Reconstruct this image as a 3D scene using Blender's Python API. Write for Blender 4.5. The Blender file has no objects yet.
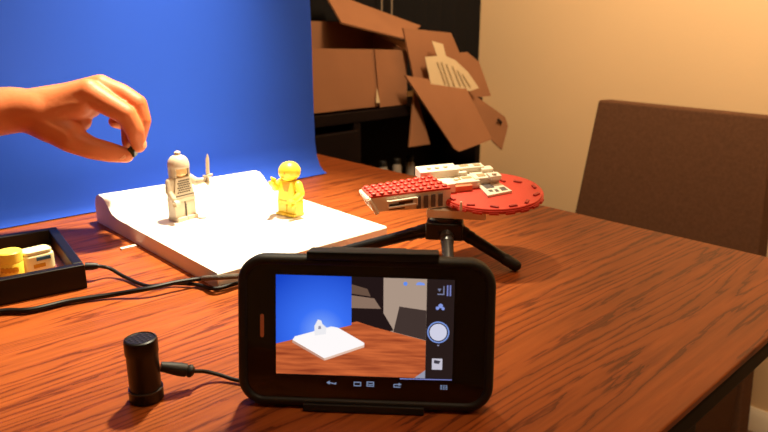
import bpy, bmesh, math, random
from mathutils import Vector, Matrix, noise
random.seed(4)
S = bpy.context.scene
COL = S.collection
R = math.radians

# ------------------------------------------------------------------ camera
T = 0.78                       # height of the table top
CAMZ = 1.0
FPX, PITCH, AZ = 665.0, R(16.3), R(42.9)
F0 = Vector((-math.cos(AZ), math.sin(AZ), 0))
RT = Vector((F0.y, -F0.x, 0))
FW = F0 * math.cos(PITCH) + Vector((0, 0, -1)) * math.sin(PITCH)
UP = RT.cross(FW)
CP = Vector((0, 0, CAMZ))
cd = bpy.data.cameras.new('camera')
cam = bpy.data.objects.new('camera', cd)
COL.objects.link(cam)
cam.matrix_world = Matrix(((RT.x, UP.x, -FW.x, 0), (RT.y, UP.y, -FW.y, 0), (RT.z, UP.z, -FW.z, CAMZ), (0, 0, 0, 1)))
cd.sensor_width = 36
cd.lens = FPX / 768 * 36
cd.clip_start = 0.01
cd.dof.use_dof = True
cd.dof.focus_distance = 0.50
cd.dof.aperture_fstop = 13
S.camera = cam

# ------------------------------------------------------------------ world, lights, exposure
w = bpy.data.worlds.new('world'); S.world = w; w.use_nodes = True
w.node_tree.nodes['Background'].inputs[0].default_value = (1.0, 0.72, 0.42, 1)
w.node_tree.nodes['Background'].inputs[1].default_value = 0.02
S.view_settings.view_transform = 'Standard'
S.view_settings.look = 'None'
S.view_settings.gamma = 1
S.view_settings.exposure = 0.0


def light(name, kind, loc, target, energy, color, **kw):
    d = bpy.data.lights.new(name, kind)
    d.energy = energy; d.color = color
    for k, v in kw.items(): setattr(d, k, v)
    o = bpy.data.objects.new(name, d); COL.objects.link(o)
    o.location = loc
    o.rotation_euler = (Vector(target) - Vector(loc)).to_track_quat('-Z', 'Y').to_euler()
    return o


light('desk_lamp_light', 'SPOT', (-0.64, 0.52, T + 0.84), (-0.615, 0.285, T), 122, (1.0, 0.87, 0.60),
      spot_size=R(55), spot_blend=1.0, shadow_soft_size=0.03)
light('wall_fill_light', 'AREA', (-0.30, 0.80, 1.82), (-0.70, 1.7, 1.77), 34, (1.0, 0.73, 0.46), shape='DISK', size=0.35)  # added fill aimed at the wall, keeping its beam off the table
light('ceiling_lamp_light', 'AREA', (0.1, 0.3, 2.4), (0.1, 0.3, 0), 9, (1.0, 0.70, 0.42), shape='DISK', size=0.5)



# ------------------------------------------------------------------ helpers
def at(px, py, X=None, Y=None, z=None, d=None):
    """point of the place seen at that spot of the photograph, on the plane X=, Y= or z= (or at depth d)"""
    v = FW + RT * ((px - 384) / FPX) + UP * ((216 - py) / FPX)
    if X is not None: t = X / v.x
    elif Y is not None: t = Y / v.y
    elif z is not None: t = (z - CAMZ) / v.z
    else: t = d
    return CP + v * t


def lin(c):
    return tuple((x / 12.92 if x <= 0.04045 else ((x + 0.055) / 1.055) ** 2.4) for x in (v / 255 for v in c))


def mat(name, rgb, rough=0.5, metal=0.0, spec=0.5, bump=None, vary=None, sss=None, coat=None, emit=None):
    m = bpy.data.materials.new(name); m.use_nodes = True
    nt = m.node_tree; b = nt.nodes['Principled BSDF']
    c = lin(rgb)
    b.inputs['Base Color'].default_value = (*c, 1)
    b.inputs['Roughness'].default_value = rough
    b.inputs['Metallic'].default_value = metal
    b.inputs['Specular IOR Level'].default_value = spec
    if coat: b.inputs['Coat Weight'].default_value = coat; b.inputs['Coat Roughness'].default_value = 0.08
    if sss:
        b.inputs['Subsurface Weight'].default_value = sss[0]
        b.inputs['Subsurface Radius'].default_value = sss[1]
        b.inputs['Subsurface Scale'].default_value = sss[2]
    if emit: b.inputs['Emission Color'].default_value = (*lin(rgb), 1); b.inputs['Emission Strength'].default_value = emit
    tc = nt.nodes.new('ShaderNodeTexCoord')
    if vary:
        sc, amt = vary
        n = nt.nodes.new('ShaderNodeTexNoise'); n.inputs['Scale'].default_value = sc; n.inputs['Detail'].default_value = 6
        nt.links.new(tc.outputs['Object'], n.inputs['Vector'])
        r = nt.nodes.new('ShaderNodeValToRGB')
        r.color_ramp.elements[0].position = 0.3; r.color_ramp.elements[1].position = 0.7
        r.color_ramp.elements[0].color = (*[x * (1 - amt) for x in c], 1)
        r.color_ramp.elements[1].color = (*[min(1, x * (1 + amt)) for x in c], 1)
        nt.links.new(n.outputs['Fac'], r.inputs['Fac']); nt.links.new(r.outputs['Color'], b.inputs['Base Color'])
    if bump:
        sc, st = bump
        n = nt.nodes.new('ShaderNodeTexNoise'); n.inputs['Scale'].default_value = sc; n.inputs['Detail'].default_value = 4
        nt.links.new(tc.outputs['Object'], n.inputs['Vector'])
        bp = nt.nodes.new('ShaderNodeBump'); bp.inputs['Strength'].default_value = st; bp.inputs['Distance'].default_value = 0.002
        nt.links.new(n.outputs['Fac'], bp.inputs['Height']); nt.links.new(bp.outputs['Normal'], b.inputs['Normal'])
    return m


def glow(name, rgb, strength=1.0):
    m = bpy.data.materials.new(name); m.use_nodes = True
    nt = m.node_tree
    for n in list(nt.nodes):
        if n.type == 'BSDF_PRINCIPLED': nt.nodes.remove(n)
    e = nt.nodes.new('ShaderNodeEmission'); e.inputs[0].default_value = (*lin(rgb), 1); e.inputs[1].default_value = strength
    nt.links.new(e.outputs[0], nt.nodes['Material Output'].inputs[0])
    return m


class MB:
    def __init__(s): s.bm = bmesh.new()

    def add(s, vs, fs):
        v = [s.bm.verts.new(p) for p in vs]
        for f in fs: s.bm.faces.new([v[i] for i in f])
        return s

    def box(s, c, size, rz=0.0, M=None):
        x, y, z = (k / 2 for k in size)
        m = Matrix.Translation(c) @ (M if M is not None else Matrix.Rotation(rz, 4, 'Z'))
        vs = [m @ Vector(p) for p in ((-x, -y, -z), (x, -y, -z), (x, y, -z), (-x, y, -z), (-x, -y, z), (x, -y, z), (x, y, z), (-x, y, z))]
        return s.add(vs, [(3, 2, 1, 0), (4, 5, 6, 7), (0, 1, 5, 4), (1, 2, 6, 5), (2, 3, 7, 6), (3, 0, 4, 7)])

    def hull8(s, bot, top):
        n = len(bot)
        return s.add([Vector(p) for p in bot] + [Vector(p) for p in top],
                     [tuple(reversed(range(n))), tuple(range(n, 2 * n))] + [(i, (i + 1) % n, n + (i + 1) % n, n + i) for i in range(n)])

    def slab(s, pts, th):
        pts = [Vector(p) for p in pts]
        n = (pts[1] - pts[0]).cross(pts[2] - pts[0]).normalized() * th
        return s.hull8(pts, [p + n for p in pts])

    def prism(s, poly, z0, z1):
        return s.hull8([(x, y, z0) for x, y in poly], [(x, y, z1) for x, y in poly])

    def loft(s, rings, cap=True):
        k = len(rings[0])
        vs = [Vector(p) for r in rings for p in r]
        fs = []
        for i in range(len(rings) - 1):
            for j in range(k):
                a, b = i * k + j, i * k + (j + 1) % k
                fs.append((a, b, b + k, a + k))
        if cap:
            fs.append(tuple(reversed(range(k)))); fs.append(tuple(range((len(rings) - 1) * k, len(rings) * k)))
        return s.add(vs, fs)

    def lathe(s, prof, c=(0, 0, 0), seg=28, M=None):
        c = Vector(c)
        M3 = M or Matrix.Identity(3)
        return s.loft([[c + M3 @ Vector((r * math.cos(6.283185 * j / seg), r * math.sin(6.283185 * j / seg), z)) for j in range(seg)] for r, z in prof])

    def cone(s, a, b, ra, rb, seg=20):
        a, b = Vector(a), Vector(b)
        q = (b - a).to_track_quat('Z', 'Y').to_matrix()
        return s.lathe([(ra, 0), (rb, (b - a).length)], a, seg, q)

    def rod(s, a, b, prof, seg=20):
        """prof: list of (radius, 0..1 along a-b)"""
        a, b = Vector(a), Vector(b)
        q = (b - a).to_track_quat('Z', 'Y').to_matrix(); L = (b - a).length
        return s.lathe([(r, t * L) for r, t in prof], a, seg, q)

    def ball(s, c, r, sc=(1, 1, 1), seg=20):
        M = Matrix.Translation(c) @ Matrix.Diagonal((*[r * k for k in sc], 1))
        bmesh.ops.create_uvsphere(s.bm, u_segments=seg, v_segments=seg // 2 + 2, radius=1, matrix=M)
        return s

    def capsule(s, a, b, ra, rb, seg=18):
        a, b = Vector(a), Vector(b); L = (b - a).length
        q = (b - a).to_track_quat('Z', 'Y').to_matrix()
        prof = []
        for i in range(0, 6): t = -math.pi / 2 + (math.pi / 2) * (i + .3) / 5.3; prof.append((ra * math.cos(t), ra * math.sin(t)))
        for i in range(0, 6): t = (math.pi / 2) * i / 5.3; prof.append((rb * math.cos(t), L + rb * math.sin(t)))
        return s.lathe(prof, a, seg, q)

    def tube(s, pts, r, seg=10, sub=6):
        P = [Vector(p) for p in pts]
        out = []
        for i in range(len(P) - 1):
            p0, p1, p2, p3 = P[max(i - 1, 0)], P[i], P[i + 1], P[min(i + 2, len(P) - 1)]
            for k in range(sub):
                t = k / sub
                out.append(0.5 * ((2 * p1) + (p2 - p0) * t + (2 * p0 - 5 * p1 + 4 * p2 - p3) * t * t + (3 * p1 - p0 - 3 * p2 + p3) * t ** 3))
        out.append(P[-1])
        rings = []
        up = Vector((0, 0, 1))
        for i, p in enumerate(out):
            d = (out[min(i + 1, len(out) - 1)] - out[max(i - 1, 0)]).normalized()
            u = up if abs(d.dot(up)) < .95 else Vector((1, 0, 0))
            a = d.cross(u).normalized(); b = a.cross(d)
            rr = r(i / (len(out) - 1)) if callable(r) else r
            rings.append([p + (a * math.cos(6.283185 * j / seg) + b * math.sin(6.283185 * j / seg)) * rr for j in range(seg)])
        return s.loft(rings)

    def build(s, name, m, parent=None, bevel=0.0, seg=2, smooth=35, kind=None, label=None):
        bmesh.ops.recalc_face_normals(s.bm, faces=s.bm.faces)
        me = bpy.data.meshes.new(name); s.bm.to_mesh(me); s.bm.free()
        me.materials.append(m)
        if smooth:
            me.shade_smooth(); me.set_sharp_from_angle(angle=R(smooth))
        o = bpy.data.objects.new(name, me); COL.objects.link(o)
        if parent: o.parent = parent
        if bevel:
            b = o.modifiers.new('bevel', 'BEVEL'); b.width = bevel; b.segments = seg; b.limit_method = 'ANGLE'; b.angle_limit = R(40)
            b.harden_normals = True
        if kind: o['kind'] = kind
        if label: o['label'] = label
        return o


def tag(o, label, cat, group=None):
    o['label'] = label; o['category'] = cat
    if group: o['group'] = group
    return o


def thing(name, label, cat, loc=(0, 0, 0), rot=(0, 0, 0), group=None):
    o = bpy.data.objects.new(name, None); COL.objects.link(o)
    o.location = loc; o.rotation_euler = rot; o.empty_display_size = 0.02
    return tag(o, label, cat, group)


def rrect(x0, x1, y0, y1, r, n=8):
    out = []
    for cx, cy, a0 in ((x1 - r, y0 + r, -90), (x1 - r, y1 - r, 0), (x0 + r, y1 - r, 90), (x0 + r, y0 + r, 180)):
        for i in range(n + 1):
            a = R(a0 + 90 * i / n); out.append((cx + r * math.cos(a), cy + r * math.sin(a)))
    return out


# ------------------------------------------------------------------ materials
def wood_material():
    m = bpy.data.materials.new('oak_veneer'); m.use_nodes = True
    nt = m.node_tree; N = nt.nodes; L = nt.links; b = N['Principled BSDF']
    tc = N.new('ShaderNodeTexCoord')
    mp = N.new('ShaderNodeMapping'); mp.inputs['Rotation'].default_value = (0, 0, R(7)); mp.inputs['Scale'].default_value = (15.0, 0.85, 1)
    L.new(tc.outputs['Object'], mp.inputs['Vector'])
    n1 = N.new('ShaderNodeTexNoise'); n1.inputs['Scale'].default_value = 1.0; n1.inputs['Detail'].default_value = 2.2; n1.inputs['Roughness'].default_value = 0.42
    n1.inputs['Distortion'].default_value = 0.25
    L.new(mp.outputs[0], n1.inputs['Vector'])
    # growth-ring contour lines of the stretched field
    mu = N.new('ShaderNodeMath'); mu.operation = 'MULTIPLY'; mu.inputs[1].default_value = 24.0
    L.new(n1.outputs['Fac'], mu.inputs[0])
    # ragged pores
    mp2 = N.new('ShaderNodeMapping'); mp2.inputs['Rotation'].default_value = (0, 0, R(7)); mp2.inputs['Scale'].default_value = (330, 26, 1)
    L.new(tc.outputs['Object'], mp2.inputs['Vector'])
    n2 = N.new('ShaderNodeTexNoise'); n2.inputs['Scale'].default_value = 1.0; n2.inputs['Detail'].default_value = 4
    L.new(mp2.outputs[0], n2.inputs['Vector'])
    ad = N.new('ShaderNodeMath'); ad.operation = 'MULTIPLY_ADD'; ad.inputs[1].default_value = 1.1
    L.new(n2.outputs['Fac'], ad.inputs[0]); L.new(mu.outputs[0], ad.inputs[2])
    fr = N.new('ShaderNodeMath'); fr.operation = 'FRACT'; L.new(ad.outputs[0], fr.inputs[0])
    cr = N.new('ShaderNodeValToRGB'); e = cr.color_ramp.elements
    e[0].position = 0.0; e[0].color = (*lin((98, 46, 19)), 1)
    e[1].position = 1.0; e[1].color = (*lin((139, 66, 29)), 1)
    for p, c in ((0.10, (112, 50, 22)), (0.24, (152, 77, 33)), (0.60, (160, 83, 36)), (0.88, (146, 73, 31))):
        q = e.new(p); q.color = (*lin(c), 1)
    L.new(fr.outputs[0], cr.inputs['Fac'])
    # fine straight fibres and broad tone change from board to board
    mp3 = N.new('ShaderNodeMapping'); mp3.inputs['Rotation'].default_value = (0, 0, R(7)); mp3.inputs['Scale'].default_value = (160, 5, 1)
    L.new(tc.outputs['Object'], mp3.inputs['Vector'])
    n3 = N.new('ShaderNodeTexNoise'); n3.inputs['Scale'].default_value = 1.0; n3.inputs['Detail'].default_value = 6
    L.new(mp3.outputs[0], n3.inputs['Vector'])
    r3 = N.new('ShaderNodeMapRange'); r3.inputs[1].default_value = 0.3; r3.inputs[2].default_value = 0.7; r3.inputs[3].default_value = 0.78; r3.inputs[4].default_value = 1.12
    L.new(n3.outputs['Fac'], r3.inputs[0])
    mx = N.new('ShaderNodeMix'); mx.data_type = 'RGBA'; mx.blend_type = 'MULTIPLY'; mx.inputs[0].default_value = 1.0
    L.new(cr.outputs[0], mx.inputs[6]); L.new(r3.outputs[0], mx.inputs[7])
    L.new(mx.outputs[2], b.inputs['Base Color'])
    b.inputs['Roughness'].default_value = 0.40
    b.inputs['Specular IOR Level'].default_value = 0.15
    bp = N.new('ShaderNodeBump'); bp.inputs['Strength'].default_value = 0.12; bp.inputs['Distance'].default_value = 0.001
    L.new(fr.outputs[0], bp.inputs['Height']); L.new(bp.outputs[0], b.inputs['Normal'])
    return m


M_WOOD = wood_material()
M_WALL = mat('beige_wall_paint', (217, 186, 143), 0.9, spec=0.2, bump=(140, 0.15), vary=(1.5, 0.03))
M_WHITEPAINT = mat('white_trim_paint', (226, 214, 190), 0.5)
M_CEIL = mat('ceiling_paint', (225, 215, 195), 0.95)
M_FLOOR = mat('carpet', (120, 95, 70), 0.95, bump=(400, 0.6), vary=(60, 0.2))
M_EDGE = mat('dark_table_edge', (22, 12, 9), 0.6, spec=0.15, vary=(30, 0.2))
M_APRON = mat('apron_shade_black', (16, 10, 8), 0.6)  # near-black puts the shade under the tabletop into the colour
M_CHAIR = mat('brown_woven_fabric', (92, 62, 42), 0.9, spec=0.15, bump=(700, 0.5), vary=(160, 0.12))
M_CHAIRLEG = mat('dark_stained_wood', (72, 44, 32), 0.5, vary=(30, 0.2))
M_BLUE = mat('blue_paper', (42, 89, 220), 0.75, spec=0.2, bump=(60, 0.05))
M_BOARD = mat('white_foam', (246, 240, 232), 0.7, spec=0.3)
M_KNIGHT = mat('pearl_white_plastic', (204, 190, 168), 0.4, vary=(80, 0.04))
M_PRINT = mat('grey_print', (62, 52, 42), 0.5)
M_FACE = mat('tan_plastic', (226, 186, 132), 0.4)
M_YELLOW = mat('yellow_plastic', (252, 222, 70), 0.35)
M_YDARK = mat('amber_print', (206, 150, 20), 0.4)
M_BLACK = mat('black_plastic', (9, 8, 8), 0.38, spec=0.35)
M_RUBBER = mat('dark_rubber', (28, 25, 22), 0.55, spec=0.35, bump=(900, 0.1))
M_GLASS = mat('black_screen_glass', (6, 5, 5), 0.07, spec=0.55)
M_GREYM = mat('grey_leg_plastic', (52, 48, 46), 0.35)
M_TRAY = mat('black_lacquered_wood', (9, 7, 6), 0.4, spec=0.3)
M_TRAYIN = mat('brown_tray_lining', (150, 84, 44), 0.28, coat=0.3, vary=(40, 0.15))
M_CABLE = mat('black_cable_sheath', (13, 10, 9), 0.45, spec=0.3)
M_MESH = mat('grey_braided_sleeve', (84, 76, 66), 0.6, bump=(1500, 0.8), vary=(500, 0.5))
M_RED = mat('red_brick_plastic', (206, 58, 42), 0.48)
M_REDD = mat('dark_red_brick_plastic', (158, 34, 24), 0.5)
M_WBRICK = mat('white_brick_plastic', (236, 226, 206), 0.35)
M_TBRICK = mat('tan_brick_plastic', (176, 150, 112), 0.4)
M_PEACH = mat('peach_brick_plastic', (222, 130, 92), 0.45)
M_PRINTG = mat('dark_grey_print', (92, 84, 82), 0.5)
M_SKIN = mat('skin', (200, 114, 70), 0.5, spec=0.35, bump=(260, 0.12), vary=(28, 0.07), sss=(0.25, (1.0, 0.35, 0.2), 0.006))
M_NAIL = mat('fingernail', (232, 168, 130), 0.3, spec=0.5)
M_CARD = mat('corrugated_cardboard', (144, 100, 70), 0.85, spec=0.15, vary=(9, 0.06), bump=(220, 0.1))
M_CARDIN = mat('cardboard_cut_edge', (196, 140, 92), 0.9, spec=0.1)
M_PAPER = mat('off_white_label_paper', (206, 186, 148), 0.7)
M_INK = mat('label_ink', (172, 150, 114), 0.8)
M_CAB = mat('dark_walnut_cabinet', (18, 9, 7), 0.7, spec=0.1, vary=(12, 0.25))
M_BLIND = mat('dark_grey_blind_fabric', (22, 20, 19), 0.9, spec=0.1, bump=(300, 0.2))
M_CORD = mat('grey_cord', (120, 106, 88), 0.6)
M_STEEL = mat('jar_grey', (150, 140, 128), 0.35)
M_GREEN = mat('dark_green_plastic', (28, 44, 20), 0.3)
M_CREAM = mat('cream_jar', (250, 240, 190), 0.4)
M_YJAR = mat('yellow_jar', (255, 222, 84), 0.35)

# ------------------------------------------------------------------ the room
XB, YW = -1.405, 1.70
XF, YN, ZC = 2.0, -2.0, 2.5


def struct(name, c, size, m):
    return MB().box(c, size).build(name, m, kind='structure', smooth=0)


struct('floor', ((XB + XF) / 2, (YW + YN) / 2, -0.05), (XF - XB + .2, YW - YN + .2, 0.1), M_FLOOR)
struct('ceiling', ((XB + XF) / 2, (YW + YN) / 2, ZC + 0.05), (XF - XB + .2, YW - YN + .2, 0.1), M_CEIL)
struct('wall_right', ((XB + XF) / 2, YW + 0.05, ZC / 2), (XF - XB, 0.1, ZC), M_WALL)
struct('wall_back', (XB - 0.05, (YW + YN) / 2, ZC / 2), (0.1, YW - YN + .2, ZC), M_WALL)
struct('wall_left', ((XB + XF) / 2, YN - 0.05, ZC / 2), (XF - XB, 0.1, ZC), M_WALL)
struct('wall_front', (XF + 0.05, (YW + YN) / 2, ZC / 2), (0.1, YW - YN + .2, ZC), M_WALL)
bb = MB()
bb.loft([[(x, YW, 0), (x, YW - .014, 0), (x, YW - .014, .042), (x, YW - .009, .052), (x, YW - .006, .060), (x, YW, .060)] for x in (XB + .25, XF)])
bb.build('baseboard_right', M_WHITEPAINT, kind='structure')

# ------------------------------------------------------------------ dining table
tx0, tx1, ty0, ty1 = -1.06, -0.1315, -1.0, 0.69
tb = thing('dining_table', 'large reddish brown wood grain dining table with dark edge', 'table', ((tx0 + tx1) / 2, (ty0 + ty1) / 2, 0))
hx, hy = (tx1 - tx0) / 2, (ty1 - ty0) / 2
MB().prism(rrect(-hx, hx, -hy, hy, .006, 3), T - 0.006, T).build('tabletop', M_WOOD, tb, bevel=0.0015, label='wood grain top surface')
ed = MB()
ed.prism(rrect(-hx + .001, hx - .001, -hy + .001, hy - .001, .006, 3), T - 0.024, T - 0.006)
ed.build('edge_band', M_EDGE, tb, bevel=0.004, label='dark brown edge')
ap = MB()
for c, s_ in (((0, hy - .17, T - .075), (2 * hx - .3, .02, .085)), ((0, -hy + .17, T - .075), (2 * hx - .3, .02, .085)),
              ((hx - .035, -.03, T - .065), (.02, 2 * hy - .40, .085)), ((-hx + .15, 0, T - .075), (.02, 2 * hy - .34, .085))):  # right-hand run set out near the edge to stand in for shade
    ap.box(c, s_)
ap.build('apron', M_APRON, tb)
for sx in (-1, 1):
    for sy in (-1, 1):
        MB().rod((sx * (hx - .15), sy * (hy - .17), 0), (sx * (hx - .15), sy * (hy - .17), T - .034), [(.022, 0), (.03, .7), (.034, 1)], 16).build('leg', M_EDGE, tb)

# ------------------------------------------------------------------ chair at the far end of the table
ch = thing('dining_chair', 'dark brown fabric dining chair with tall plain back at table end', 'chair', (-0.60, 1.2, 0))
o_ = Vector((-0.60, 1.2, 0))
frontq = [Vector(p) - o_ for p in ((-0.828, 1.292, 0.09), (-0.352, 1.292, 0.09), (-0.424, 1.40, 0.826), (-0.789, 1.40, 0.829))]
offs = Vector((0.004, 0.045, -0.002))
bk = MB().hull8(frontq, [p + offs for p in frontq])
bk.build('backrest', M_CHAIR, ch, bevel=0.006, seg=3)
se = MB().box((0.010, -0.090, 0.29), (0.43, 0.39, 0.38)); se.build('seat', M_CHAIR, ch, bevel=0.012, seg=3)
for sx in (-1, 1):
    MB().rod((0.012 + sx * .185, -0.26, 0), (0.012 + sx * .185, -0.26, 0.115), [(.014, 0), (.02, 1)], 4).build('leg', M_CHAIRLEG, ch)
    x0 = 0.012 + sx * .198
    MB().rod((x0, .115, 0), (x0, .115, .10), [(.014, 0), (.02, 1)], 4).build('leg', M_CHAIRLEG, ch)

# ------------------------------------------------------------------ blinds on the back wall
vb = thing('vertical_blind', 'dark charcoal vertical blind hanging behind the cardboard boxes', 'blind', (XB + .03, 1.1, 0.81))
nsl = 21
for k in range(nsl):
    y = -0.68 + k * 0.0605
    a = R(24 + random.uniform(-16, 16))
    q = MB()
    rings = []
    for z in (0, 1.45):
        ring = []
        for t in (-1, -.5, 0, .5, 1):
            u = t * .042; v_ = .006 * (1 - t * t)
            ring.append((v_ * math.cos(a) - u * math.sin(a) * -1 * 1.0, y + u * math.cos(a), z))
        ring += [(p[0] - .0015, p[1], p[2]) for p in reversed(ring)]
        rings.append(ring)
    q.loft(rings); q.build('slat', M_BLIND, vb, smooth=60)
MB().box((0.0, -.07, 1.475), (.05, 1.34, .045)).build('headrail', M_BLIND, vb)
for (px, z0) in ((383, .215), (393, .20)):
    p = at(px, 8, X=XB + .085)
    MB().tube([(.05, p.y - 1.1, z0), (.05, p.y - 1.1, .8), (.05, p.y - 1.1, 1.45)], .0022, 8).build('pull_cord', M_CORD, vb)

# ------------------------------------------------------------------ dark cabinet behind the table
cx0, cx1, cy0, cy1, cz = XB + .085, -1.17, 0.55, 1.46, 0.80
cb = thing('low_cabinet', 'low dark walnut cabinet along back wall under the cardboard boxes', 'cabinet', (cx1, (cy0 + cy1) / 2, 0))
c0 = Vector((cx1, (cy0 + cy1) / 2, 0))
bd = MB()
dx, dy = cx1 - cx0, cy1 - cy0
bd.box((-dx / 2, 0, cz - .0125), (dx, dy, .025)); bd.box((-dx / 2, 0, .03), (dx - .02, dy, .06)); bd.box((-dx + .006, 0, cz / 2), (.012, dy, cz - .03))
for y in (-dy / 2 + .011, dy / 2 - .011, .0):
    bd.box((-dx / 2, y, cz / 2), (dx - .004, .022, cz - .03))
bd.build('carcass', M_CAB, cb, bevel=.002)
d0 = MB().box((.009, -dy / 4, cz / 2 + .01), (.018, dy / 2 - .02, cz - .1)); d0 = d0.build('door', M_CAB, cb, bevel=.003)
MB().rod((.018, -.06, .42), (.04, -.06, .42), [(.006, 0), (.005, .5), (.012, .7), (.012, 1)]).build('knob', M_EDGE, d0)
MB().box((-dx / 2, dy / 4, .58), (dx - .02, dy / 2 - .024, .018)).build('shelf', M_CAB, cb)
# three small grey jars on its open shelf
for k, (px, lab) in enumerate(((383, 'small grey jar on cabinet shelf, nearest the blue sheet of three'), (397, 'small grey jar on cabinet shelf, middle of three'),
                               (410, 'small grey jar on cabinet shelf, nearest the red disc of three'))):
    p = at(px, 163, X=-1.20)
    j = thing('jar', lab, 'jar', (-1.20, p.y, 0.589), group='jars on the cabinet shelf')
    MB().lathe([(.010, 0), (.012, .003), (.012, .055), (.009, .062)]).build('body', M_STEEL, j)
    MB().lathe([(.0095, .062), (.0095, .074), (.008, .076)]).build('lid', M_RUBBER, j)

# ------------------------------------------------------------------ cardboard boxes
XA = -1.185


def sub(pts, o): return [Vector(p) - o for p in pts]


oA = Vector((XA, 0.98, 0.801))
A = thing('cardboard_box', 'large open brown cardboard box with raised back flap beside blue sheet', 'box', oA)
yl = 0.80
pA = [at(313, 48, X=XA), at(405, 50, X=XA)]
fy1 = at(406, 50, X=XA).y
zt0, zt1 = pA[0].z, pA[1].z
Dp = -0.115
front_ = [(XA, yl, .801), (XA, fy1, .801), (XA, fy1, zt1), (XA, yl, zt0 + .003)]
MB().slab(sub(front_, oA), -.004).build('front_panel', M_CARD, A)
# seam between two overlapping sheets of the front and a scrap of tape
s0, s1, s2 = at(374, 50, X=XA + .002), at(379, 104, X=XA + .002), at(407, 108, X=XA + .002)
MB().slab(sub([(XA + .0015, s0.y, s0.z), (XA + .003, s1.y, .803), (XA + .003, fy1 - .001, .803), (XA + .0015, fy1 - .001, zt1 - .001)], oA), .003).build('overlap_panel', M_CARD, A)
tp = [at(377, 88, X=XA + .008), at(380, 103, X=XA + .008), at(376, 103, X=XA + .008)]
MB().slab(sub(tp, oA), .0006).build('tape_scrap', M_PAPER, A, label='pale torn tape scrap')
for nm, y in (('side_panel', yl), ('side_panel', fy1 - .004)):
    MB().hull8(sub([(XA - .004, y, .801), (XA + Dp, y, .801), (XA + Dp, y + .004, .801), (XA - .004, y + .004, .801)], oA),
               sub([(XA - .004, y, zt1), (XA + Dp, y, zt1 + .04), (XA + Dp, y + .004, zt1 + .04), (XA - .004, y + .004, zt1)], oA)).build(nm, M_CARD, A)
MB().box(Vector((XA + Dp / 2, (yl + fy1) / 2, .803)) - oA, (abs(Dp), fy1 - yl, .004)).build('bottom_panel', M_CARD, A)
bq = [Vector((XA + Dp, yl, .801)), Vector((XA + Dp, fy1, .801)), at(412, 44, X=XA + Dp), at(345, 22, X=XA + Dp), Vector((XA + Dp, yl, 1.005))]
MB().slab(sub(bq, oA), -.004).build('back_panel', M_CARD, A)
fl = [at(341, 24, X=XA - .012), at(404, 40, X=XA - .012), at(420, 27, X=XA + Dp + .002), at(352, 2, X=XA + Dp + .002), at(322, -9, X=XA + Dp + .002)]
MB().slab(sub(fl, oA), .004).build('flap', M_CARD, A)
f2 = [at(374, 14, X=XA + Dp + .001), at(414, 28, X=XA + Dp + .006), at(408, 29, X=XA + Dp + .014), at(378, 17, X=XA + Dp + .012)]
MB().slab(sub([p + Vector((.0, 0, .004)) for p in f2], oA), .003).build('torn_edge', M_CARDIN, A)

oB = Vector((-1.17, 1.36, 0.801))
B = thing('cardboard_box', 'flattened brown cardboard box with hanging flaps and label in the corner', 'box', oB)
MB().slab(sub([at(402, 28, X=-1.165), at(414, 84, X=-1.155), at(474, 90, X=-1.155), at(450, 33, X=-1.165)], oB), .004).build('front_panel', M_CARD, B)
MB().slab(sub([at(440, 55, X=-1.20), at(466, 98, X=-1.19), at(490, 96, X=-1.19), at(478, 62, X=-1.20), at(466, 52, X=-1.20)], oB), .004).build('back_panel', M_CARD, B)
MB().slab(sub([at(404, 76, X=-1.135), at(453, 149, X=-1.085), at(458, 152, X=-1.085), at(491, 140, X=-1.085), at(463, 85, X=-1.135)], oB), .004).build('flap', M_CARD, B)
MB().slab(sub([at(413, 92, X=-1.150), at(408, 147, X=-1.140), at(429, 144, X=-1.140), at(416, 96, X=-1.150)], oB), .004).build('flap', M_CARD, B)
hf = [at(463, 88, X=-1.165), at(478, 128, X=-1.150), at(501, 150, X=-1.140), at(507, 126, X=-1.140), at(504, 117, X=-1.145), at(496, 111, X=-1.150)]
hfo = MB().slab(sub(hf, oB), .004).build('flap', M_CARD, B)
hh = at(498, 121, X=-1.140)
MB().box(hh + Vector((.006, 0, 0)) - oB, (.002, .022, .007), M=Matrix.Rotation(R(-35), 4, 'X')).build('hand_hole', M_EDGE, hfo)
lab = [(432, 41), (443, 44), (446, 56), (455, 60), (468, 72), (479, 88), (470, 91), (432, 89), (425, 57), (437, 56)]
lb = MB()
lpts = [at(px, py, X=-1.128) for px, py in lab]
lb.slab(sub(lpts, oB), .001)
lbo = lb.build('shipping_label', M_PAPER, B, label='creased off white paper label')
ik = MB()
for k, (x, y0_, y1_) in enumerate(((437, 62, 84), (441, 62, 86), (446, 64, 86), (452, 66, 86), (457, 70, 87), (462, 74, 87))):
    ik.slab(sub([at(x, y0_, X=-1.126), at(x + 8, y1_, X=-1.126), at(x + 9.2, y1_, X=-1.126), at(x + 1, y0_, X=-1.126)], oB), .0005)
ik.build('label_print', M_INK, lbo)

# ------------------------------------------------------------------ blue backdrop sheet
bs = MB()
rows = []
prof = [(0.030, 0.0015), (0.021, 0.004), (0.012, 0.011), (0.005, 0.024), (0.001, 0.045), (0, 0.10), (0, 0.20), (-.004, 0.32), (-.01, 0.46)]
front_rows = []
for k in range(41):
    t = k / 40
    y = -0.55 + t * 1.152
    x = -0.802
    f_ = max(0.0, min(1.0, (y - .24) / .26))        # the bottom sweeps forward towards the far corner
    f_ = f_ * f_ * (3 - 2 * f_)
    front_rows.append([(x + dx_ * (0.15 + 0.8 * f_), y, T + z_) for dx_, z_ in prof])
rings = [fr + [(p[0] - .0016, p[1], p[2]) for p in reversed(fr)] for fr in front_rows]
bs.loft(rings)
tag(bs.build('backdrop_sheet', M_BLUE, smooth=60), 'tall blue paper backdrop sheet standing on table behind white board', 'backdrop')

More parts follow.
